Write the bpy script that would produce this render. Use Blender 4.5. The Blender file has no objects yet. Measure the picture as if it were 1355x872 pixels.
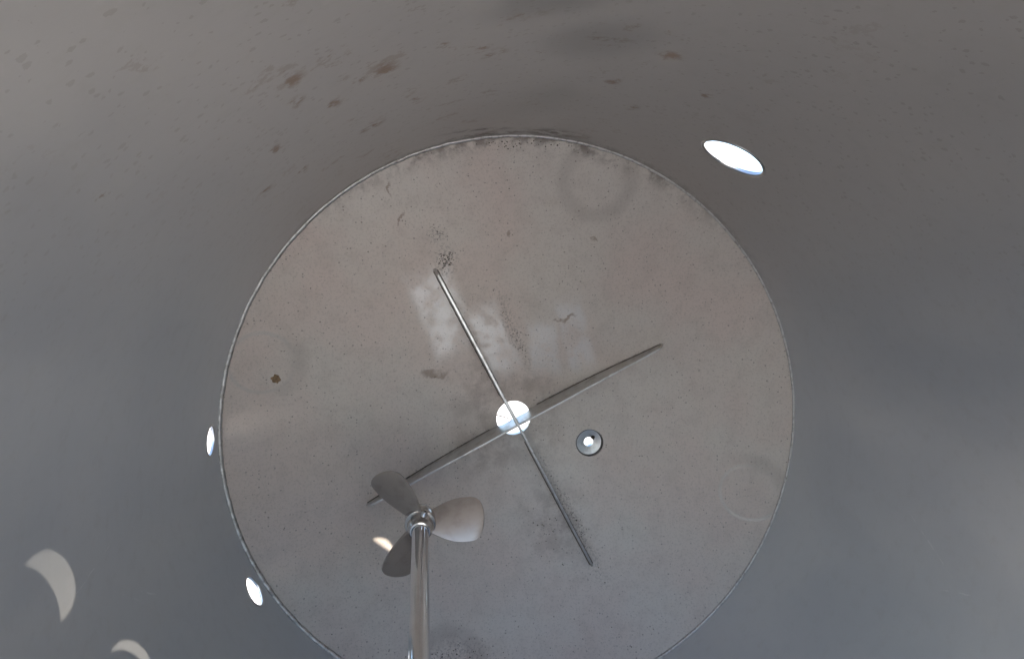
import bpy, bmesh, math, random
from mathutils import Vector, Matrix, noise
random.seed(7)
S = bpy.context.scene
COL = S.collection
R = 0.5            # tank inner radius (m); tank axis is +Y, Y=0 at the wall/bottom joint
DISH = 0.11        # depth of the dished bottom
MOUTH = -1.25      # open end of the tank lying on its side
GROUND_Z = -0.505
MAN_C = Vector((-0.06, 0, 0.09)); MAN_R = 0.35   # opening left in the added, light-cutting top head

# ------------------------------------------------------------------ camera
cd = bpy.data.cameras.new('camera'); cam = bpy.data.objects.new('camera', cd); COL.objects.link(cam)
cd.sensor_width = 36.0; cd.lens = 25.106; cd.clip_start = 0.01; cd.clip_end = 5000
fw = Vector((0.14090, 0.98536, -0.09601)).normalized()
rt = Vector((0.99002, -0.14024, 0.01366)); rt = (rt - rt.dot(fw) * fw).normalized()
up = rt.cross(fw)
m = Matrix((rt, up, -fw)).transposed().to_4x4(); m.translation = Vector((-0.19145, -1.19280, 0.29307))
cam.matrix_world = m
S.camera = cam

# ------------------------------------------------------------------ sky, sun, exposure
TO_SUN = Vector((0.560, -0.329, 0.7605)).normalized()
w = bpy.data.worlds.new('World'); S.world = w; w.use_nodes = True
nt = w.node_tree
sky = nt.nodes.new('ShaderNodeTexSky'); sky.sky_type = 'NISHITA'; sky.sun_disc = False
sky.sun_elevation = math.asin(TO_SUN.z)
sky.sun_rotation = math.atan2(TO_SUN.x, TO_SUN.y)
sky.air_density = 1.0; sky.dust_density = 1.0
nt.links.new(sky.outputs[0], nt.nodes['Background'].inputs[0])
nt.nodes['Background'].inputs[1].default_value = 0.15
sl = bpy.data.lights.new('sun', 'SUN'); sun = bpy.data.objects.new('sun', sl); COL.objects.link(sun)
sl.energy = 5.0; sl.angle = math.radians(0.3); sl.color = (1.0, 0.91, 0.78)
sun.rotation_euler = TO_SUN.to_track_quat('Z', 'Y').to_euler()
sun.location = TO_SUN * 8
vs = S.view_settings
vs.view_transform = 'Standard'; vs.look = 'None'; vs.gamma = 1.0; vs.use_curve_mapping = False
vs.exposure = 1.9
S.cycles.use_denoising = True
S.cycles.max_bounces = 7; S.cycles.glossy_bounces = 7; S.cycles.diffuse_bounces = 4
S.cycles.sample_clamp_indirect = 6.0
S.cycles.blur_glossy = 0.5

# ------------------------------------------------------------------ node helpers
class NG:
    def __init__(self, name):
        self.mat = bpy.data.materials.new(name); self.mat.use_nodes = True
        self.t = self.mat.node_tree; self.b = self.t.nodes['Principled BSDF']
    def n(self, typ, **kw):
        x = self.t.nodes.new(typ)
        for k, v in kw.items(): setattr(x, k, v)
        return x
    def put(self, sock, v):
        if isinstance(v, bpy.types.NodeSocket): self.t.links.new(v, sock)
        else: sock.default_value = v
    def m(self, op, a, b=0.0, c=0.0, clamp=False):
        x = self.n('ShaderNodeMath', operation=op, use_clamp=clamp)
        self.put(x.inputs[0], a); self.put(x.inputs[1], b); self.put(x.inputs[2], c)
        return x.outputs[0]
    def pos(self): return self.n('ShaderNodeTexCoord').outputs['Object']
    def sep(self, v):
        x = self.n('ShaderNodeSeparateXYZ'); self.put(x.inputs[0], v); return x.outputs
    def comb(self, a, b, c):
        x = self.n('ShaderNodeCombineXYZ')
        for i, v in enumerate((a, b, c)): self.put(x.inputs[i], v)
        return x.outputs[0]
    def mapv(self, v, loc=(0, 0, 0), rot=(0, 0, 0), sc=(1, 1, 1)):
        x = self.n('ShaderNodeMapping'); self.put(x.inputs[0], v)
        x.inputs[1].default_value = loc; x.inputs[2].default_value = rot; x.inputs[3].default_value = sc
        return x.outputs[0]
    def noise(self, v, scale, detail=4.0, rough=0.55, dist=0.0, col=False, dim='2D'):
        x = self.n('ShaderNodeTexNoise'); x.noise_dimensions = dim; self.put(x.inputs['Vector'], v)
        x.inputs['Scale'].default_value = scale; x.inputs['Detail'].default_value = detail
        x.inputs['Roughness'].default_value = rough; x.inputs['Distortion'].default_value = dist
        return x.outputs['Color' if col else 'Fac']
    def step(self, v, lo, hi, a=0.0, b=1.0):
        x = self.n('ShaderNodeMapRange'); x.interpolation_type = 'SMOOTHSTEP'; x.clamp = True
        self.put(x.inputs[0], v)
        for i, q in enumerate((lo, hi, a, b)): self.put(x.inputs[i + 1], q)
        return x.outputs[0]
    def mix(self, f, a, b):
        x = self.n('ShaderNodeMix', data_type='RGBA')
        self.put(x.inputs[0], f); self.put(x.inputs[6], a); self.put(x.inputs[7], b)
        return x.outputs[2]
    def mixf(self, f, a, b):
        x = self.n('ShaderNodeMix', data_type='FLOAT')
        self.put(x.inputs[0], f); self.put(x.inputs[2], a); self.put(x.inputs[3], b)
        return x.outputs[0]
    def vadd(self, a, b):
        x = self.n('ShaderNodeVectorMath', operation='ADD'); self.put(x.inputs[0], a); self.put(x.inputs[1], b)
        return x.outputs[0]
    def vscale(self, a, s):
        x = self.n('ShaderNodeVectorMath', operation='SCALE'); self.put(x.inputs[0], a); x.inputs[3].default_value = s
        return x.outputs[0]
    def tex(self, v, cx, cy, rx, ry, rot=0.0):
        x = self.n('ShaderNodeMapping', vector_type='TEXTURE'); self.put(x.inputs[0], v)
        x.inputs[1].default_value = (cx, cy, 0); x.inputs[2].default_value = (0, 0, rot); x.inputs[3].default_value = (rx, ry, 1)
        return x.outputs[0]
    def ells(self, v, lst, soft=0.45):
        """soft elliptical marks (cx, cy, rx, ry, rot) in the 2-D coordinate v"""
        a = None
        for e in lst:
            ln = self.n('ShaderNodeVectorMath', operation='LENGTH'); self.put(ln.inputs[0], self.tex(v, *e))
            a = ln.outputs['Value'] if a is None else self.m('MINIMUM', a, ln.outputs['Value'])
        return self.step(a, 1.0 + soft, 1.0 - soft)
    def boxes(self, v, lst, soft=0.2):
        a = None
        for e in lst:
            t = self.sep(self.tex(v, *e))
            k = self.m('MAXIMUM', self.m('ABSOLUTE', t[0]), self.m('ABSOLUTE', t[1]))
            a = k if a is None else self.m('MINIMUM', a, k)
        return self.step(a, 1.0 + soft, 1.0 - soft)
    def voro(self, v, scale, rnd=1.0):
        x = self.n('ShaderNodeTexVoronoi'); x.voronoi_dimensions = '2D'; self.put(x.inputs['Vector'], v); x.inputs['Scale'].default_value = scale
        x.inputs['Randomness'].default_value = rnd
        return x.outputs['Distance'], x.outputs['Color']
    def bump(self, h, strength=0.2, dist=0.002):
        x = self.n('ShaderNodeBump'); x.inputs['Strength'].default_value = strength; x.inputs['Distance'].default_value = dist
        self.put(x.inputs['Height'], h); self.put(self.b.inputs['Normal'], x.outputs[0])
    def out(self, col=None, rough=None, metal=None, spec=None):
        if col is not None: self.put(self.b.inputs['Base Color'], col)
        if rough is not None: self.put(self.b.inputs['Roughness'], rough)
        if metal is not None: self.put(self.b.inputs['Metallic'], metal)
        return self.mat
    def union(self, lst):
        a = lst[0]
        for b in lst[1:]: a = self.m('MAXIMUM', a, b)
        return a
def rgb(r, g, b): return (r, g, b, 1.0)

def specks(g, p, scale, keep, size):
    """sparse small dots: keep = fraction of cells, size = radius in cell units"""
    d, c = g.voro(p, scale)
    s = g.sep(c)
    r = g.m('MULTIPLY', g.m('POWER', s[1], 2.0), size)
    inside = g.step(d, g.m('ADD', r, size * 0.25), r)
    return g.m('MULTIPLY', inside, g.m('LESS_THAN', s[0], keep))

# ------------------------------------------------------------------ materials
FLOOR_METAL, WALL_METAL = 0.62, 0.86; ROT = 0.25
WALL_A, WALL_B = (.53, .55, .575), (.58, .585, .59)
def mat_floor():
    g = NG('dull_stainless_bottom'); s = g.sep(g.pos())
    p = g.comb(s[0], s[2], 0.0)
    nz = g.noise(p, 30, 5, 0.65, col=True); ns = g.sep(nz)
    q = g.vadd(p, g.vscale(g.vadd(nz, (-0.5, -0.5, -0.5)), 0.035))
    mid = ns[2]
    big = g.noise(p, 3.2, 3, 0.6); fine = g.noise(p, 230, 2, 0.7)
    col = g.mix(g.step(big, 0.35, 0.68), rgb(.68, .63, .58), rgb(.71, .62, .57))
    col = g.mix(g.step(mid, 0.42, 0.75, 0, 0.20), col, rgb(.50, .435, .395))
    col = g.mix(g.step(fine, 0.50, 0.72, 0, 0.20), col, rgb(.34, .295, .265))
    rough = g.m('ADD', g.mixf(g.step(big, 0.3, 0.7), 0.62, 0.68), g.step(mid, 0.3, 0.8, -0.01, 0.02))
    # reflected sky put into the colour as pale, smoother patches
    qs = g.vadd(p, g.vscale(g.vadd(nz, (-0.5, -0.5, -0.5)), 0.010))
    sky_refl = g.boxes(qs, ((-0.040, 0.146, 0.030, 0.066, 0.42), (-0.135, 0.20, 0.040, 0.075, 0.40), (0.054, 0.132, 0.027, 0.048, 0.12), (0.111, 0.158, 0.024, 0.066, 0.28)), 0.30)
    sky_refl = g.m('MULTIPLY', sky_refl, g.step(mid, 0.32, 0.62, 0.2, 0.85))
    rough = g.mixf(g.m('MULTIPLY', sky_refl, 0.62), rough, 0.30)
    col = g.mix(g.m('MULTIPLY', sky_refl, 0.6), col, rgb(.68, .68, .68))
    # leg pads welded to the outside: faint heat rings
    d = None
    for a in (73.65, 164.6, -16.6, -106.5):
        ln = g.n('ShaderNodeVectorMath', operation='LENGTH')
        g.put(ln.inputs[0], g.tex(p, 0.45 * math.cos(math.radians(a)), 0.45 * math.sin(math.radians(a)), 1, 1))
        d = ln.outputs['Value'] if d is None else g.m('MINIMUM', d, ln.outputs['Value'])
    ring = g.m('MULTIPLY', g.step(g.m('ABSOLUTE', g.m('SUBTRACT', d, 0.050)), 0.005, 0.001), g.step(big, 0.44, 0.56))
    halo = g.m('MULTIPLY', g.step(g.m('ABSOLUTE', g.m('SUBTRACT', d, 0.058)), 0.022, 0.003), g.step(big, 0.56, 0.46))
    col = g.mix(g.m('MULTIPLY', halo, 0.18), col, rgb(.20, .17, .16))
    col = g.mix(g.m('MULTIPLY', ring, 0.40), col, rgb(.46, .44, .42))
    rough = g.mixf(g.m('MULTIPLY', ring, 0.4), rough, 0.34)
    # residue and rust
    br = g.ells(q, ((-0.057, 0.05, 0.05, 0.06, 0), (-0.045, -0.055, 0.07, 0.045, 0), (0.08, -0.205, 0.05, 0.07, 0.5),
                    (0.03, 0.07, 0.03, 0.03, 0), (-0.128, -0.41, 0.055, 0.025, 0), (0.06, -0.03, 0.03, 0.04, 0)), 0.9)
    br = g.m('MULTIPLY', br, g.step(mid, 0.30, 0.65))
    col = g.mix(g.m('MULTIPLY', br, 0.26), col, rgb(.20, .135, .10))
    crust = g.ells(q, ((-0.145, 0.087, 0.021, 0.009, 0.08), (-0.205, 0.36, 0.0022, 0.013, -0.2), (-0.226, 0.408, 0.002, 0.010, 0.1),
                       (0.131, 0.33, 0.009, 0.004, 0.2), (-0.018, 0.337, 0.004, 0.008, -0.3), (0.09, 0.188, 0.020, 0.004, 0.35)), 0.30)
    crust = g.m('MULTIPLY', crust, g.step(ns[0], 0.36, 0.56, 0.15, 1.0))
    col = g.mix(g.m('MULTIPLY', crust, 0.60), col, rgb(.22, .145, .095))
    grime = g.ells(q, ((-0.130, 0.292, 0.016, 0.018, 0), (-0.146, 0.334, 0.014, 0.012, 0), (-0.004, 0.165, 0.008, 0.06, 0.42),
                       (0.11, -0.19, 0.010, 0.10, 0.48), (-0.12, -0.425, 0.06, 0.025, 0)), 0.8)
    gr = g.m('MULTIPLY', grime, g.step(fine, 0.47, 0.62))
    col = g.mix(g.m('MULTIPLY', gr, 0.40), col, rgb(.08, .065, .055))
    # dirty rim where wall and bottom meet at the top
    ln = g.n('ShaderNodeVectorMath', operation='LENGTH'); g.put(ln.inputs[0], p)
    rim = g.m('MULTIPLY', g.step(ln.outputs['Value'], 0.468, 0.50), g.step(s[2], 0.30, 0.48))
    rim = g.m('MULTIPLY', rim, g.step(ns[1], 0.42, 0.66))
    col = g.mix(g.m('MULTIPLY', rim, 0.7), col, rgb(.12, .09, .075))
    # pin-head specks all over
    sp1 = specks(g, p, 210, 0.10, 0.28); sp3 = specks(g, p, 420, 0.22, 0.40)
    col = g.mix(g.m('MULTIPLY', sp3, 0.20), col, rgb(.13, .10, .085))
    col = g.mix(g.m('MULTIPLY', sp1, 0.55), col, rgb(.11, .08, .065))
    dirt = g.m('MAXIMUM', g.m('MAXIMUM', crust, gr), sp1)
    rough = g.mixf(dirt, rough, 0.8)
    metal = g.m('SUBTRACT', g.mixf(sky_refl, FLOOR_METAL, 0.85), g.m('MULTIPLY', dirt, 0.6), clamp=True)
    g.bump(fine, 0.10, 0.0010)
    tn = g.n('ShaderNodeTangent', direction_type='RADIAL', axis='Y'); g.put(g.b.inputs['Tangent'], tn.outputs[0])
    g.b.inputs['Anisotropic'].default_value = 0.9; g.b.inputs['Anisotropic Rotation'].default_value = ROT
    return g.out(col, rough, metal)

def mat_wall():
    g = NG('satin_stainless_wall'); s = g.sep(g.pos())
    u = g.m('MULTIPLY', g.m('ARCTAN2', s[0], s[2]), R)            # 0 at the top of the tank, + to the right
    p = g.comb(u, s[1], 0.0)
    nz = g.noise(p, 42, 5, 0.68, col=True); ns = g.sep(nz)
    wv = g.vadd(nz, (-0.5, -0.5, -0.5))
    q = g.vadd(p, g.vscale(wv, 0.030))
    big = g.noise(g.mapv(p, sc=(1, .55, 1)), 3.0, 4, 0.6); mid = ns[2]
    brush = g.noise(g.mapv(p, sc=(3, 300, 1)), 1.0, 2, 0.6)
    topm = g.step(s[2], 0.15, 0.46)                       # upper wall: warm ground-lit tone put into the colour
    col = g.mix(g.step(big, 0.3, 0.7), rgb(*WALL_A), rgb(*WALL_B))
    col = g.mix(g.m('MULTIPLY', topm, 0.7), col, rgb(.475, .43, .39))
    col = g.mix(g.step(mid, 0.50, 0.78, 0, 0.12), col, rgb(.40, .37, .34))
    rough = g.m('ADD', g.mixf(g.step(big, 0.3, 0.7), 0.46, 0.52), g.m('MULTIPLY', topm, 0.09))
    rough = g.m('ADD', rough, g.step(mid, 0.3, 0.8, -0.01, 0.02))
    rub = g.ells(q, ((-.017, -.519, .045, .05, 0), (-.084, -.625, .045, .03, 0), (-.018, -.282, .036, .04, 0), (-.065, -.187, .06, .05, 0), (.035, -.05, .05, .04, 0)), .75)
    col = g.mix(g.m('MULTIPLY', rub, 0.22), col, rgb(.34, .35, .35))
    rough = g.mixf(g.m('MULTIPLY', rub, 0.5), rough, 0.36)
    W = ((1.072, -.653, .007, .012), (1.054, -.531, .006, .018), (1.001, -.559, .009, .022), (1.027, -.564, .006, .009),
         (1.04, -.592, .004, .008), (.982, -.44, .006, .014), (.971, -.393, .006, .015), (.898, -.501, .011, .014),
         (.912, -.527, .006, .013), (.882, -.327, .009, .013), (.95, -.569, .003, .007), (.882, -.6, .014, .008),
         (.72, -.494, .012, .011), (.744, -.374, .008, .010), (.692, -.278, .008, .014), (.644, -.408, .006, .008),
         (1.027, -.354, .013, .017), (1.08, -.601, .006, .012), (1.209, -.725, .004, .010), (1.16, -.401, .005, .014),
         (1.12, -.506, .005, .012), (1.118, -.352, .004, .015), (.79, -.52, .02, .007))
    sp = g.ells(q, [(0.5 * math.pi * R - a, b, c, d, 0) for a, b, c, d in W], 0.65)
    sp = g.m('MULTIPLY', sp, g.step(ns[0], 0.40, 0.60))
    d, c = g.voro(g.vadd(p, g.vscale(wv, 0.085)), 26)
    cs = g.sep(c)
    rr = g.m('MULTIPLY', g.m('POWER', cs[1], 2.0), 0.26)
    vs_ = g.m('MULTIPLY', g.step(d, g.m('ADD', rr, 0.14), g.m('MULTIPLY', rr, 0.6)), g.m('LESS_THAN', cs[0], 0.28))
    vs_ = g.m('MULTIPLY', vs_, g.m('MULTIPLY', g.step(s[2], 0.26, 0.46), g.step(u, 0.24, 0.05, 0.1, 1.0)))
    small = g.m('MULTIPLY', specks(g, g.vadd(p, g.vscale(wv, 0.012)), 150, 0.30, 0.34), g.step(s[2], 0.15, 0.45, 0.08, 1.0))
    col = g.mix(g.m('MULTIPLY', vs_, 0.34), col, rgb(.28, .185, .125))
    col = g.mix(g.m('MULTIPLY', sp, 0.72), col, rgb(.24, .145, .085))
    col = g.mix(g.m('MULTIPLY', small, 0.20), col, rgb(.20, .135, .09))
    # a few long scratches and rub marks
    scr = g.ells(g.vadd(p, g.vscale(wv, 0.004)), ((.86, -.36, .0009, .045, .5), (.90, -.42, .0007, .030, -.3), (-.86, -.40, .0008, .028, .6), (-.88, -.35, .0009, .018, .55), (-.80, -.47, .0007, .05, -.2), (.70, -.5, .0007, .05, .9)), 0.6)
    col = g.mix(g.m('MULTIPLY', scr, g.step(ns[1], .45, .6, 0, .30)), col, rgb(.85, .85, .85))
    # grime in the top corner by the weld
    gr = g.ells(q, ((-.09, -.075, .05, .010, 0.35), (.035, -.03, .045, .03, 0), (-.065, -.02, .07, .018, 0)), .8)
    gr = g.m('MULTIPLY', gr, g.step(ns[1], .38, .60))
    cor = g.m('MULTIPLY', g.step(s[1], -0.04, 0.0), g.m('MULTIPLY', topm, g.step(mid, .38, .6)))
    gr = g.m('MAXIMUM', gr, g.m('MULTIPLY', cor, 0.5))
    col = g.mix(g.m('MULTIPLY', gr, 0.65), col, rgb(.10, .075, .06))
    dirt = g.m('MAXIMUM', sp, gr)
    rough = g.mixf(g.m('MULTIPLY', dirt, 0.8), rough, 0.75)
    metal = g.m('SUBTRACT', WALL_METAL, g.m('MULTIPLY', dirt, 0.5), clamp=True)
    g.bump(brush, 0.06, 0.001)
    tn = g.n('ShaderNodeTangent', direction_type='RADIAL', axis='Y'); g.put(g.b.inputs['Tangent'], tn.outputs[0])
    g.put(g.b.inputs['Anisotropic'], g.mixf(g.step(s[2], 0.0, 0.40), 0.90, 0.55)); g.b.inputs['Anisotropic Rotation'].default_value = 0.25
    return g.out(col, rough, metal)

def mat_steel(name, col, rough, var=0.06, dirt=0.25, dirtcol=(.2, .16, .13), metal=1.0):
    g = NG(name); p = g.pos()
    a = g.noise(p, 60, 3, .6, dim='3D'); b = g.noise(p, 400, 1, .6, dim='3D')
    c = g.mix(g.step(a, .45, .75, 0, dirt), rgb(*col), rgb(*dirtcol))
    g.bump(b, 0.08, 0.0006)
    return g.out(c, g.m('ADD', rough - var / 2, g.m('MULTIPLY', a, var)), metal)

def mat_weld():
    g = NG('weld_metal'); p = g.pos()
    a = g.noise(p, 120, 3, .7, dim='3D'); b = g.noise(p, 30, 2, .6, dim='3D')
    c = g.mix(g.step(a, .45, .7, 0, .6), rgb(.56, .55, .54), rgb(.22, .19, .165))
    g.bump(a, 0.25, 0.001)
    return g.out(c, g.mixf(b, .40, .55), 1.0)

def mat_plain(name, col, rough, metal=0.0, var=0.5, scale=120):
    g = NG(name); p = g.pos(); a = g.noise(p, scale, 3, .6, dim='3D')
    c = g.mix(g.step(a, .3, .7), rgb(*col), rgb(*(x * (1 - var) for x in col)))
    g.bump(a, 0.3, 0.002)
    return g.out(c, rough, metal)

def mat_ground():
    g = NG('pale_concrete'); p = g.pos()
    a = g.noise(p, 1.4, 6, .6); b = g.noise(p, 40, 4, .7)
    c = g.mix(g.step(a, .3, .7), rgb(.55, .54, .525), rgb(.48, .47, .455))
    c = g.mix(g.step(b, .5, .8, 0, .35), c, rgb(.33, .32, .30))
    g.bump(b, 0.3, 0.004)
    return g.out(c, 0.85, 0.0)

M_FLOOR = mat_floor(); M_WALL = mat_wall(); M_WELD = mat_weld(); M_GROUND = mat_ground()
M_FILLET = mat_plain('stained_fillet_weld', (.26, .225, .195), .6, .6)
M_FIN = mat_steel('baffle_steel', (.62, .615, .605), .38, .10, .40)
M_PORT = mat_steel('port_steel', (.66, .655, .645), .30, .08, .15)
M_SHAFT = mat_steel('polished_shaft_steel', (.74, .765, .80), .05, .05, .10)
M_BLADE = mat_steel('satin_blade_steel', (.43, .375, .335), .32, .05, .30, (.24, .19, .16), .6)
M_HUB = mat_steel('cast_hub_steel', (.64, .63, .62), .18, .08, .15)
M_GRIT = mat_plain('dark_grit', (.10, .08, .065), .9)
M_RUST = mat_plain('rust_crumb', (.36, .24, .14), .9)
M_TWIG = mat_plain('dry_twig', (.17, .13, .09), .9)

# ------------------------------------------------------------------ mesh helpers
def link(name, me, mat=None, parent=None, smooth=False):
    o = bpy.data.objects.new(name, me); COL.objects.link(o)
    if mat: me.materials.clear(); me.materials.append(mat)
    if parent: o.parent = parent
    if smooth: me.shade_smooth()
    return o
def bm_mesh(name, bm, recalc=True):
    if recalc: bmesh.ops.recalc_face_normals(bm, faces=bm.faces[:])
    me = bpy.data.meshes.new(name); bm.to_mesh(me); bm.free(); return me
def empty(name, loc=(0, 0, 0)):
    o = bpy.data.objects.new(name, None); COL.objects.link(o); o.location = loc; o.empty_display_size = .1; return o
def tag(o, label=None, cat=None, group=None, kind=None):
    if label: o['label'] = label
    if cat: o['category'] = cat
    if group: o['group'] = group
    if kind: o['kind'] = kind
    return o
def frame(axis, ref=Vector((0, 1, 0))):
    a = Vector(axis).normalized()
    u = ref - ref.dot(a) * a
    if u.length < 1e-4: u = Vector((1, 0, 0)) - a.x * a
    u.normalize(); return u, a.cross(u), a
def lathe(name, prof, org, axis, seg=64, closed=True):
    """revolve [(r, h)...] round axis; closed profile loop"""
    u, v, a = frame(axis); org = Vector(org)
    bm = bmesh.new(); rings = []
    for k in range(seg):
        t = 2 * math.pi * k / seg; d = u * math.cos(t) + v * math.sin(t)
        rings.append([bm.verts.new(org + d * r + a * h) for r, h in prof])
    n = len(prof)
    for k in range(seg):
        A, B = rings[k], rings[(k + 1) % seg]
        for i in range(n if closed else n - 1):
            j = (i + 1) % n
            bm.faces.new((A[i], A[j], B[j], B[i]))
    bmesh.ops.remove_doubles(bm, verts=bm.verts[:], dist=1e-6)
    return bm_mesh(name, bm)
def sharp(o, deg=32):
    me = o.data; me.shade_smooth()
    bm = bmesh.new(); bm.from_mesh(me)
    for e in bm.edges:
        if len(e.link_faces) == 2 and e.calc_face_angle(0) > math.radians(deg): e.smooth = False
    bm.to_mesh(me); bm.free(); return o
def cyl(name, r, h0, h1, org, axis, seg=48):
    return lathe(name, [(0, h0), (r, h0), (r, h1), (0, h1)], org, axis, seg)
def cut(o, cutters, nfun):
    """subtract cutter meshes from o, then give the curved faces exact normals"""
    tmp = []
    for c in cutters:
        x = bpy.data.objects.new('tmp', c); COL.objects.link(x); tmp.append(x)
        md = o.modifiers.new('b', 'BOOLEAN'); md.operation = 'DIFFERENCE'; md.object = x; md.solver = 'EXACT'
    dg = bpy.context.evaluated_depsgraph_get(); dg.update()
    me = bpy.data.meshes.new_from_object(o.evaluated_get(dg))
    o.modifiers.clear(); o.data = me
    for x in tmp:
        c = x.data; bpy.data.objects.remove(x); bpy.data.meshes.remove(c)
    me.shade_smooth()
    nor = [None] * len(me.loops)
    for f in me.polygons:
        for li in f.loop_indices:
            co = me.vertices[me.loops[li].vertex_index].co
            n = nfun(co, f.normal)
            nor[li] = n if n is not None and n.dot(f.normal) > 0.8 else f.normal.copy()
    me.normals_split_custom_set([tuple(n) for n in nor])
    return o

# ------------------------------------------------------------------ ground
bm = bmesh.new(); bmesh.ops.create_grid(bm, x_segments=4, y_segments=4, size=1500)
gd = link('ground', bm_mesh('ground', bm), M_GROUND); gd.location = (0, 0, GROUND_Z - 0.001); tag(gd, kind='structure')

# ------------------------------------------------------------------ tank
tank = empty('tank'); tag(tank, 'open stainless steel tank seen from inside, dished bottom with drain and side ports', 'tank')
T = 0.003
def radial(deg): return Vector((math.cos(math.radians(deg)), 0, math.sin(math.radians(deg))))
PORTS = [(179.2, -0.046, 0.0230, None), (-151.4, -0.0475, 0.0245, None), (60.9, -0.256, 0.044, ('hinged', 58)), (107.8, -0.757, 0.044, ('slid', -0.048, -0.016)), (91.0, -0.712, 0.040, ('slid', -0.026, -0.014))]  # last two ports are added, unseen, to throw sun patches on the wall
prof = []
ys = [0.006] + [MOUTH * i / 24 for i in range(1, 25)]
prof = [(R, y) for y in ys] + [(R + T, y) for y in reversed(ys)]
wall = link('wall', lathe('wall', prof, (0, 0, 0), (0, 1, 0), 256), M_WALL, tank)
def wall_n(co, fn):
    r = Vector((co.x, 0, co.z)).normalized()
    return -r if r.dot(fn) < 0 else r
cut(wall, [cyl('c', r, -0.03, 0.03, radial(a) * R + Vector((0, y, 0)), radial(a), 64) for a, y, r, L in PORTS], wall_n)
wall.data.materials.clear(); wall.data.materials.append(M_WALL)

# added unseen head and collar, narrow the mouth to cut daylight inside
prof = [(0, MOUTH - .003), (R + T + .004, MOUTH - .003), (R + T + .004, MOUTH), (0, MOUTH)]
head = link('blocker_head', lathe('blocker_head', prof, (0, 0, 0), (0, 1, 0), 128), M_WALL, tank)
cut(head, [cyl('c', MAN_R, MOUTH - .05, MOUTH + .05, MAN_C, (0, 1, 0), 96)], lambda co, fn: None)
head.data.materials.clear(); head.data.materials.append(M_WALL)
o = link('blocker_collar', lathe('blocker_collar', [(MAN_R + .0004, MOUTH - .07), (MAN_R + .0004, MOUTH - .002), (MAN_R + .004, MOUTH - .002), (MAN_R + .004, MOUTH - .066), (MAN_R + .012, MOUTH - .07)], MAN_C, (0, 1, 0), 96), M_PORT, tank); sharp(o)

DR = 0.0325
FIT = Vector((0.1454, 0, -0.0488)); FR = 0.0262
def dish_y(r): return DISH * (1 - (r / R) ** 2)
rs = [0.0] + [R * math.sqrt(i / 40) for i in range(1, 41)]
rs[-1] = R - 0.0002
prof = [(r, dish_y(r)) for r in rs] + [(r, dish_y(r) + 0.005) for r in reversed(rs)]
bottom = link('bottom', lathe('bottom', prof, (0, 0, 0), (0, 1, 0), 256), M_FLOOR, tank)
def dish_normal(x, z):
    return Vector((-2 * DISH * x / R / R, -1, -2 * DISH * z / R / R)).normalized()
def bot_n(co, fn):
    n = dish_normal(co.x, co.z)
    return n if n.dot(fn) > 0 else -n
cut(bottom, [cyl('c', DR, 0.05, 0.16, (0, 0, 0), (0, 1, 0), 64), cyl('c', FR, 0.05, 0.16, FIT, (0, 1, 0), 48)], bot_n)
bottom.data.materials.clear(); bottom.data.materials.append(M_FLOOR)

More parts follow.
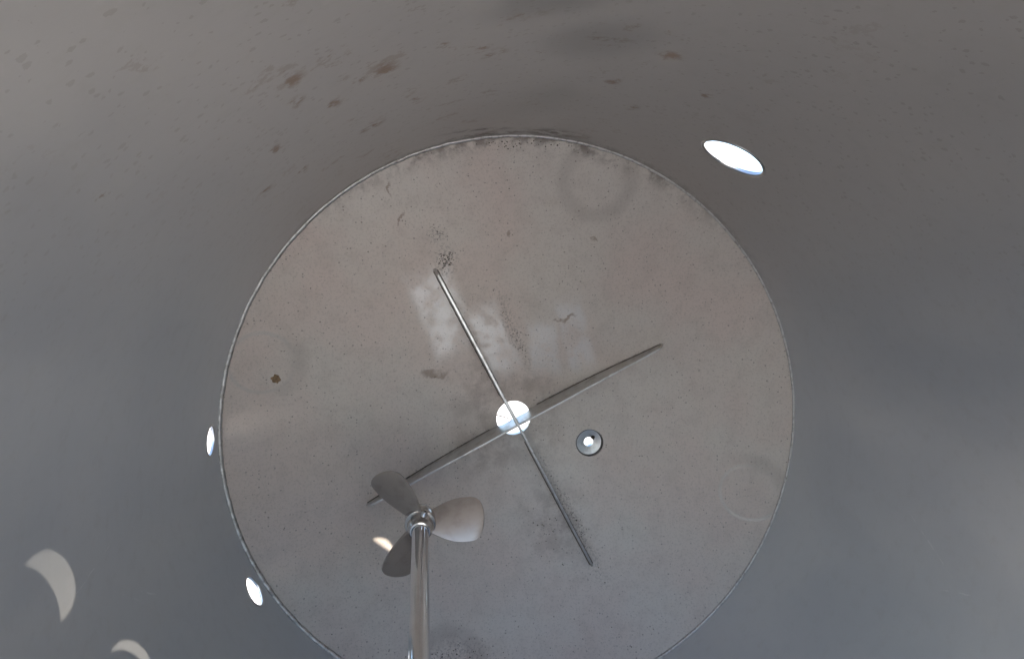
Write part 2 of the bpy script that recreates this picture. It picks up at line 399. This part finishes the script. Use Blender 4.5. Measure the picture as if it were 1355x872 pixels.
# ports: holes through the sheet with a flat pad ring welded round them outside
for a, y, r, L in PORTS:
    ax = radial(a); sag = r * r / (2 * R)
    org = ax * (R + T - 0.003) + Vector((0, y, 0))
    o = link('port_ring', lathe('port_ring', [(r + .0005, .0012), (r + .0005, .0045), (r * 1.5 + .002, .0045), (r * 1.5 + .002, .0012)], org, ax, 64), M_PORT, tank); sharp(o)
    # slightly proud, ground-smooth lip following the curve of the wall
    bm = bmesh.new(); prev = first = None; mr = .0014 + r * .035
    for i in range(72):
        f = 2 * math.pi * i / 72; a2 = math.radians(a) + (r + mr * .5) * math.cos(f) / R
        out = Vector((math.cos(a2), 0, math.sin(a2))); tg = Vector((-out.z, 0, out.x))
        d = tg * math.cos(f) + Vector((0, math.sin(f), 0))
        ctr = out * (R + mr * .45) + Vector((0, y + (r + mr * .5) * math.sin(f), 0))
        k = mr * (1 + .15 * noise.noise(Vector((i * .7, a, 0))))
        ring = [bm.verts.new(ctr + d * (k * math.cos(q)) + out * (k * math.sin(q))) for q in [2 * math.pi * j / 8 for j in range(8)]]
        if prev:
            for j in range(8): bm.faces.new((prev[j], prev[(j + 1) % 8], ring[(j + 1) % 8], ring[j]))
        else: first = ring
        prev = ring
    for j in range(8): bm.faces.new((prev[j], prev[(j + 1) % 8], first[(j + 1) % 8], first[j]))
    link('port_lip', bm_mesh('port_lip', bm), M_PORT, o, True)
    if not L: continue
    if L[0] == 'slid':                    # added wires across the port, dim the sun patch
        yv = Vector((0, 1, 0)); tv = Vector((-ax.z, 0, ax.x)); bm = bmesh.new(); n = int(r / .0026)
        wd = (TO_SUN - TO_SUN.dot(ax) * ax).normalized(); wn = ax.cross(wd)
        for i in range(-n, n + 1):
            q0 = i * .0026; ln = math.sqrt(max(0, (r + .002) ** 2 - q0 * q0))
            vs8 = [bm.verts.new(org + ax * (.0038 + dz) + wn * (q0 + dq) + wd * (ln * sg)) for sg in (-1, 1) for dq, dz in ((-.0004, -.0004), (.0004, -.0004), (.0004, .0004), (-.0004, .0004))]
            for q4 in ((0, 1, 2, 3), (7, 6, 5, 4), (0, 4, 5, 1), (1, 5, 6, 2), (2, 6, 7, 3), (3, 7, 4, 0)): bm.faces.new([vs8[k] for k in q4])
        link('sun_dimmer', bm_mesh('sun_dimmer', bm), M_PORT, o)
    yv = Vector((0, 1, 0)); tv = Vector((-ax.z, 0, ax.x)); rc = r + .006
    prof = [(0, 0), (rc, 0), (rc, .003), (rc * .6, .0035), (0, .0035)]
    if L[0] == 'hinged':  # added cap, narrows the sun beam to a sliver on the bottom
        al = math.radians(L[1]); dirv = yv * math.cos(al) + ax * math.sin(al); nv = ax * math.cos(al) - yv * math.sin(al)
        c = org + ax * .006 - yv * rc + dirv * rc
        bm = bmesh.new(); bmesh.ops.create_cube(bm, size=1)
        for q in bm.verts: q.co = c + dirv * (q.co.x * 2 * rc) + tv * (q.co.y * 2.2 * rc) + nv * (q.co.z * .003)
        bmesh.ops.bevel(bm, geom=[e for e in bm.edges if abs((e.verts[0].co - e.verts[1].co).normalized().dot(nv)) > .9], offset=.006, segments=3, affect='EDGES')
        cap = link('beam_cap', bm_mesh('beam_cap', bm), M_PORT, tank); sharp(cap)
        h = org + ax * .006 - yv * rc
        link('beam_cap_hinge', cyl('beam_cap_hinge', .004, -.018, .018, h, tv, 16), M_PORT, cap)
    else:  # added cap, trims the sun patch on the wall to a crescent
        c = org + ax * .0052 + yv * L[1] + tv * L[2]
        cap = link('beam_cap', lathe('beam_cap', prof, c, ax, 56), M_PORT, tank); sharp(cap)

# bottom outlet and the small recessed fitting
o = link('drain_outlet', lathe('drain_outlet', [(DR + .0003, .1125), (DR + .0003, .128), (DR + .005, .128), (DR + .005, .1125)], (0, 0, 0), (0, 1, 0), 64), M_PORT, tank); sharp(o)
FN = -dish_normal(FIT.x, FIT.z)            # pointing out of the tank
FO = FIT + Vector((0, dish_y(Vector((FIT.x, FIT.z)).length), 0))
o = link('sensor_fitting', lathe('sensor_fitting', [(.0090, .010), (.0195, .0085), (.0240, .0075), (.0255, .0015), (.0300, .006), (.0300, .022), (.0090, .022)],
         FO, (0, 1, 0), 56), M_FIN, tank); sharp(o)
g_ = link('gasket_ring', lathe('gasket_ring', [(.0240, .0072), (.0254, .0012), (.0264, .0014), (.0264, .0085)], FO + Vector((0, -.0004, 0)), (0, 1, 0), 56),
          mat_plain('dark_seal', (.20, .19, .18), .6), o)

# weld bead round the joint of wall and bottom
def bead_ring():
    bm = bmesh.new(); N = 900; K = 8; rings = []
    for k in range(N):
        t = 2 * math.pi * k / N; d = Vector((math.cos(t), 0, math.sin(t)))
        left = 0.5 - 0.5 * math.cos(t - math.radians(20))
        br = 0.0023 + 0.0026 * left
        br *= 1 + 0.12 * noise.noise(d * 60) + 0.05 * math.sin(k * 1.7)
        off = 0.0010 * noise.noise(d * 25 + Vector((5, 0, 0)))
        ctr = d * (R - 0.0012 + off) + Vector((0, -0.0005 + off, 0))
        rings.append([bm.verts.new(ctr + d * (br * math.cos(q)) + Vector((0, 1, 0)) * (br * math.sin(q))) for q in [2 * math.pi * i / K for i in range(K)]])
    for k in range(N):
        A, B = rings[k], rings[(k + 1) % N]
        for i in range(K):
            j = (i + 1) % K; bm.faces.new((A[i], A[j], B[j], B[i]))
    return bm_mesh('weld_bead', bm)
link('weld_bead', bead_ring(), M_WELD, tank, True)

# ------------------------------------------------------------------ vortex breaker: four fins standing in the dish over the drain
vb = empty('vortex_breaker', (0, 0.11, 0)); tag(vb, 'flat cross-shaped steel vortex breaker welded over the round drain', 'baffle')
TOPY = 0.048
def fin(deg, L, th, r0):
    d = radial(deg); nrm = Vector((-d.z, 0, d.x))
    N = 26; pts_t, pts_b = [], []
    for i in range(N + 1):
        r = r0 + (L - r0) * i / N
        yb = dish_y(r) + 0.0006
        top = TOPY + 0.0035 * (r / L) ** 2
        e = max(0.0, (r - (L - 0.02)) / 0.02)              # rounded end
        yt = min(top + (yb - 0.002 - top) * (1 - math.sqrt(max(0, 1 - e * e))), yb - 0.0015)
        if r < DR + 0.004: yb = 0.098
        pts_t.append((r, yt)); pts_b.append((r, yb))
    bm = bmesh.new(); rows = []
    for (rt_, yt), (rb_, yb) in zip(pts_t, pts_b):
        wob = 0.0006 * noise.noise(Vector((rt_ * 20, deg, 0)))
        h = th / 2
        row = []
        for s_, yy in ((-h, yb), (-h, yt + .0007), (-h * .6, yt), (h * .6, yt), (h, yt + .0007), (h, yb)):
            row.append(bm.verts.new(d * rt_ + nrm * (s_ + wob) + Vector((0, yy - 0.11, 0))))
        rows.append(row)
    for A, B in zip(rows, rows[1:]):
        for i in range(6):
            j = (i + 1) % 6; bm.faces.new((A[i], A[j], B[j], B[i]))
    bm.faces.new(rows[0]); bm.faces.new(rows[-1])
    f = link('fin', bm_mesh('fin', bm), M_FIN, vb); sharp(f, 28)
    # fillet weld along both sides of the foot
    for sgn in (-1, 1):
        bm = bmesh.new(); prev = None; N2 = 90
        for i in range(N2 + 1):
            r = 0.05 + (L - 0.004 - 0.05) * i / N2
            ctr = d * r + nrm * (sgn * (th / 2)) + Vector((0, dish_y(r) - 0.11, 0))
            br = 0.0019 * (1 + 0.35 * noise.noise(Vector((r * 260, deg, sgn))))
            ring = [bm.verts.new(ctr + nrm * (br * math.cos(q)) + Vector((0, br * math.sin(q), 0))) for q in [2 * math.pi * k / 6 for k in range(6)]]
            if prev:
                for k in range(6): bm.faces.new((prev[k], prev[(k + 1) % 6], ring[(k + 1) % 6], ring[k]))
            prev = ring
        link('fillet_weld', bm_mesh('fillet_weld', bm), M_FILLET, f, True)
fin(118.4, 0.315, 0.0056, 0.0)
fin(-61.9, 0.313, 0.0040, 0.0)
fin(27.6, 0.307, 0.0040, 0.0025)
fin(-151.8, 0.306, 0.0040, 0.0025)

# ------------------------------------------------------------------ mixer
HUB = Vector((-0.1773, -0.1785, -0.086)); AX = Vector((-0.0169, -0.9959, -0.0889)).normalized()
mixer = empty('mixer', HUB); tag(mixer, 'three-bladed steel propeller mixer on a polished round shaft inside tank', 'mixer')
U, V, A = frame(AX, Vector((1, 0, 0)))
SR = 0.0118
def local(me):
    return me
# shaft
prof = [(0, -.016), (SR * .7, -.016), (SR, -.012)] + [(SR, -.01 + 1.16 * i / 20) for i in range(21)] + [(0, 1.15)]
o = link('shaft', lathe('shaft', prof, (0, 0, 0), A, 48), M_SHAFT, mixer); sharp(o, 40)
# hub
prof = [(SR + .0004, -.018), (.0170, -.0185), (.0212, -.014), (.0228, -.006), (.0228, .008), (.0220, .0110), (.0192, .0125), (.0180, .015), (.0182, .023), (.0176, .0255), (.0150, .0285), (SR + .0025, .0330), (SR + .0004, .0335)]
hub = link('hub', lathe('hub', prof, (0, 0, 0), A, 56), M_HUB, mixer); sharp(hub, 40)
def polar(deg):
    t = math.radians(deg); x = Vector((math.cos(t), 0, math.sin(t)))
    x = x - x.dot(A) * A; return x.normalized()
for dg in (75, 255):
    d = polar(dg)
    s_ = link('set_screw', lathe('set_screw', [(0, .016), (.0050, .016), (.0050, .0245), (.0042, .0255), (.0022, .0255), (.0022, .022), (0, .022)], A * .018, d, 20), M_HUB, hub); sharp(s_)
def blade(deg):
    e = polar(deg); t = A.cross(e)
    NS, NT = 26, 16; L0, L1 = 0.012, BL
    th = 0.0016
    bm = bmesh.new(); top, bot = [], []
    for i in range(NS + 1):
        s = i / NS; r = L0 + (L1 - L0) * (1 - (1 - s) ** 1.35)
        f = (r - L0) / (L1 - L0)
        # planform half width: narrow root, widest at 65 %, rounded tip
        hw = (0.014 + 0.0165 * math.sin(min(1, f / 0.62) * math.pi / 2)) * BW
        if f > 0.66: hw *= math.sqrt(max(0.0, 1 - ((f - 0.66) / 0.34) ** 3.4))
        hw = max(hw, 0.0004)
        beta = math.radians(PITCH + 10 * (1 - f))
        c = (t * math.cos(beta) + A * (SENSE * math.sin(beta))); nn = e.cross(c).normalized()
        rt_, rb_ = [], []
        for j in range(NT + 1):
            q = -1 + 2 * j / NT
            camb = 0.07 * hw * (1 - q * q)
            tk = th * (1.5 - 0.8 * f) * (0.75 + 0.25 * (1 - q * q))
            P = e * r + c * (q * hw + 0.004 * f) + nn * (camb * CAMB)
            rt_.append(bm.verts.new(P + nn * tk)); rb_.append(bm.verts.new(P - nn * tk))
        top.append(rt_); bot.append(rb_)
    for i in range(NS):
        for j in range(NT):
            bm.faces.new((top[i][j], top[i + 1][j], top[i + 1][j + 1], top[i][j + 1]))
            bm.faces.new((bot[i][j], bot[i][j + 1], bot[i + 1][j + 1], bot[i + 1][j]))
        bm.faces.new((top[i][0], bot[i][0], bot[i + 1][0], top[i + 1][0]))
        bm.faces.new((top[i][NT], top[i + 1][NT], bot[i + 1][NT], bot[i][NT]))
    for j in range(NT):
        bm.faces.new((top[0][j], top[0][j + 1], bot[0][j + 1], bot[0][j]))
        bm.faces.new((top[NS][j], bot[NS][j], bot[NS][j + 1], top[NS][j + 1]))
    o = link('blade', bm_mesh('blade', bm), M_BLADE, mixer); sharp(o, 35)
BL, BW, PITCH, SENSE, CAMB = 0.094, 1.05, 31, -1, 1
for dg in (125, -1, -115): blade(dg)

# ------------------------------------------------------------------ dirt lying on the bottom
def crumb(bm, x, z, s, flat=0.5):
    n = dish_normal(x, z); u, v, a = frame(n, Vector((1, 0, 0)))
    o = Vector((x, dish_y(math.hypot(x, z)), z)); k = 5; t0 = random.random() * 6
    base = [bm.verts.new(o - a * s * .2 + (u * math.cos(t0 + 2 * math.pi * i / k) + v * math.sin(t0 + 2 * math.pi * i / k)) * s * random.uniform(.6, 1.2)) for i in range(k)]
    top = bm.verts.new(o + a * s * flat + u * s * random.uniform(-.3, .3))
    for i in range(k): bm.faces.new((base[i], base[(i + 1) % k], top))
    bm.faces.new(base[::-1])
bm = bmesh.new()
def okspot(x, z): return math.hypot(x, z) < .492 and math.hypot(x, z) > DR + .004 and math.hypot(x - FIT.x, z - FIT.z) > FR + .003
def cluster(x, z, sx, sz, n, smin, smax, rot=0):
    for _ in range(n):
        a, b = random.gauss(0, sx), random.gauss(0, sz)
        X = x + a * math.cos(rot) - b * math.sin(rot); Zc = z + a * math.sin(rot) + b * math.cos(rot)
        if okspot(X, Zc): crumb(bm, X, Zc, random.uniform(smin, smax))
for _ in range(260):
    t, r = random.random() * 6.283, R * math.sqrt(random.random())
    x, z = r * math.cos(t), r * math.sin(t)
    if okspot(x, z): crumb(bm, x, z, .0007 + .0012 * random.random() ** 3)
cluster(-.130, .292, .007, .008, 60, .0008, .0022)
cluster(-.144, .335, .008, .007, 22, .0007, .0016)
cluster(-.005, .165, .004, .035, 34, .0006, .0018, .42)
cluster(.118, -.20, .006, .05, 60, .0006, .0020, .49)
cluster(.07, -.225, .02, .03, 40, .0006, .0022)
cluster(-.12, -.41, .03, .012, 40, .0006, .0024)
cluster(0, .486, .06, .004, 40, .0008, .0024)
gt = link('grit', bm_mesh('grit', bm), M_GRIT); tag(gt, 'dark grit and crumbs scattered over the tank bottom', 'grit', kind='stuff')

def lump(name, x, z, s, mat, label, squash=.5, yoff=0.0):
    bm = bmesh.new(); bmesh.ops.create_icosphere(bm, subdivisions=3, radius=1)
    n = dish_normal(x, z); u, v, a = frame(n, Vector((1, 0, 0)))
    for q in bm.verts:
        k = 1 + .55 * noise.noise(q.co * 1.7 + Vector((x * 90, z * 70, 0))) + .25 * noise.noise(q.co * 5)
        c = q.co * k * s
        q.co = u * c.x + v * c.y + a * (c.z * squash)
    o = link(name, bm_mesh(name, bm), mat, None, True)
    o.location = (x, dish_y(math.hypot(x, z)) + yoff, z)
    return tag(o, label, 'debris')
lump('rust_crumb', -.4141, .0913, .0072, M_RUST, 'brown rust crumb on the tank bottom inside the faint left ring')
lump('dirt_crumb', .1530, -.0400, .0036, M_GRIT, 'dark bit of dirt lying in the small recessed round fitting', .5, .0075)
# dry twig caught across the drain
def tube(pts, r, K=6):
    bm = bmesh.new(); prev = None
    pts = [Vector(p) for p in pts]
    for i, p in enumerate(pts):
        d = (pts[min(i + 1, len(pts) - 1)] - pts[max(i - 1, 0)]).normalized(); u, v, a = frame(d, Vector((0, 0, 1)))
        rr = r * (1 - .6 * i / len(pts))
        ring = [bm.verts.new(p + u * rr * math.cos(6.2832 * k / K) + v * rr * math.sin(6.2832 * k / K)) for k in range(K)]
        if prev:
            for k in range(K): bm.faces.new((prev[k], prev[(k + 1) % K], ring[(k + 1) % K], ring[k]))
        else: bm.faces.new(ring)
        prev = ring
    bm.faces.new(prev); return bm_mesh('tube', bm)
tw = link('twig', tube([(-.034, .1105, .006), (-.020, .107, .003), (-.004, .102, -.001), (.010, .104, -.007), (.024, .107, -.010), (.034, .1105, -.013)], .0011), M_TWIG, None, True)
tag(tw, 'thin dry twig caught across the bright round drain', 'twig')
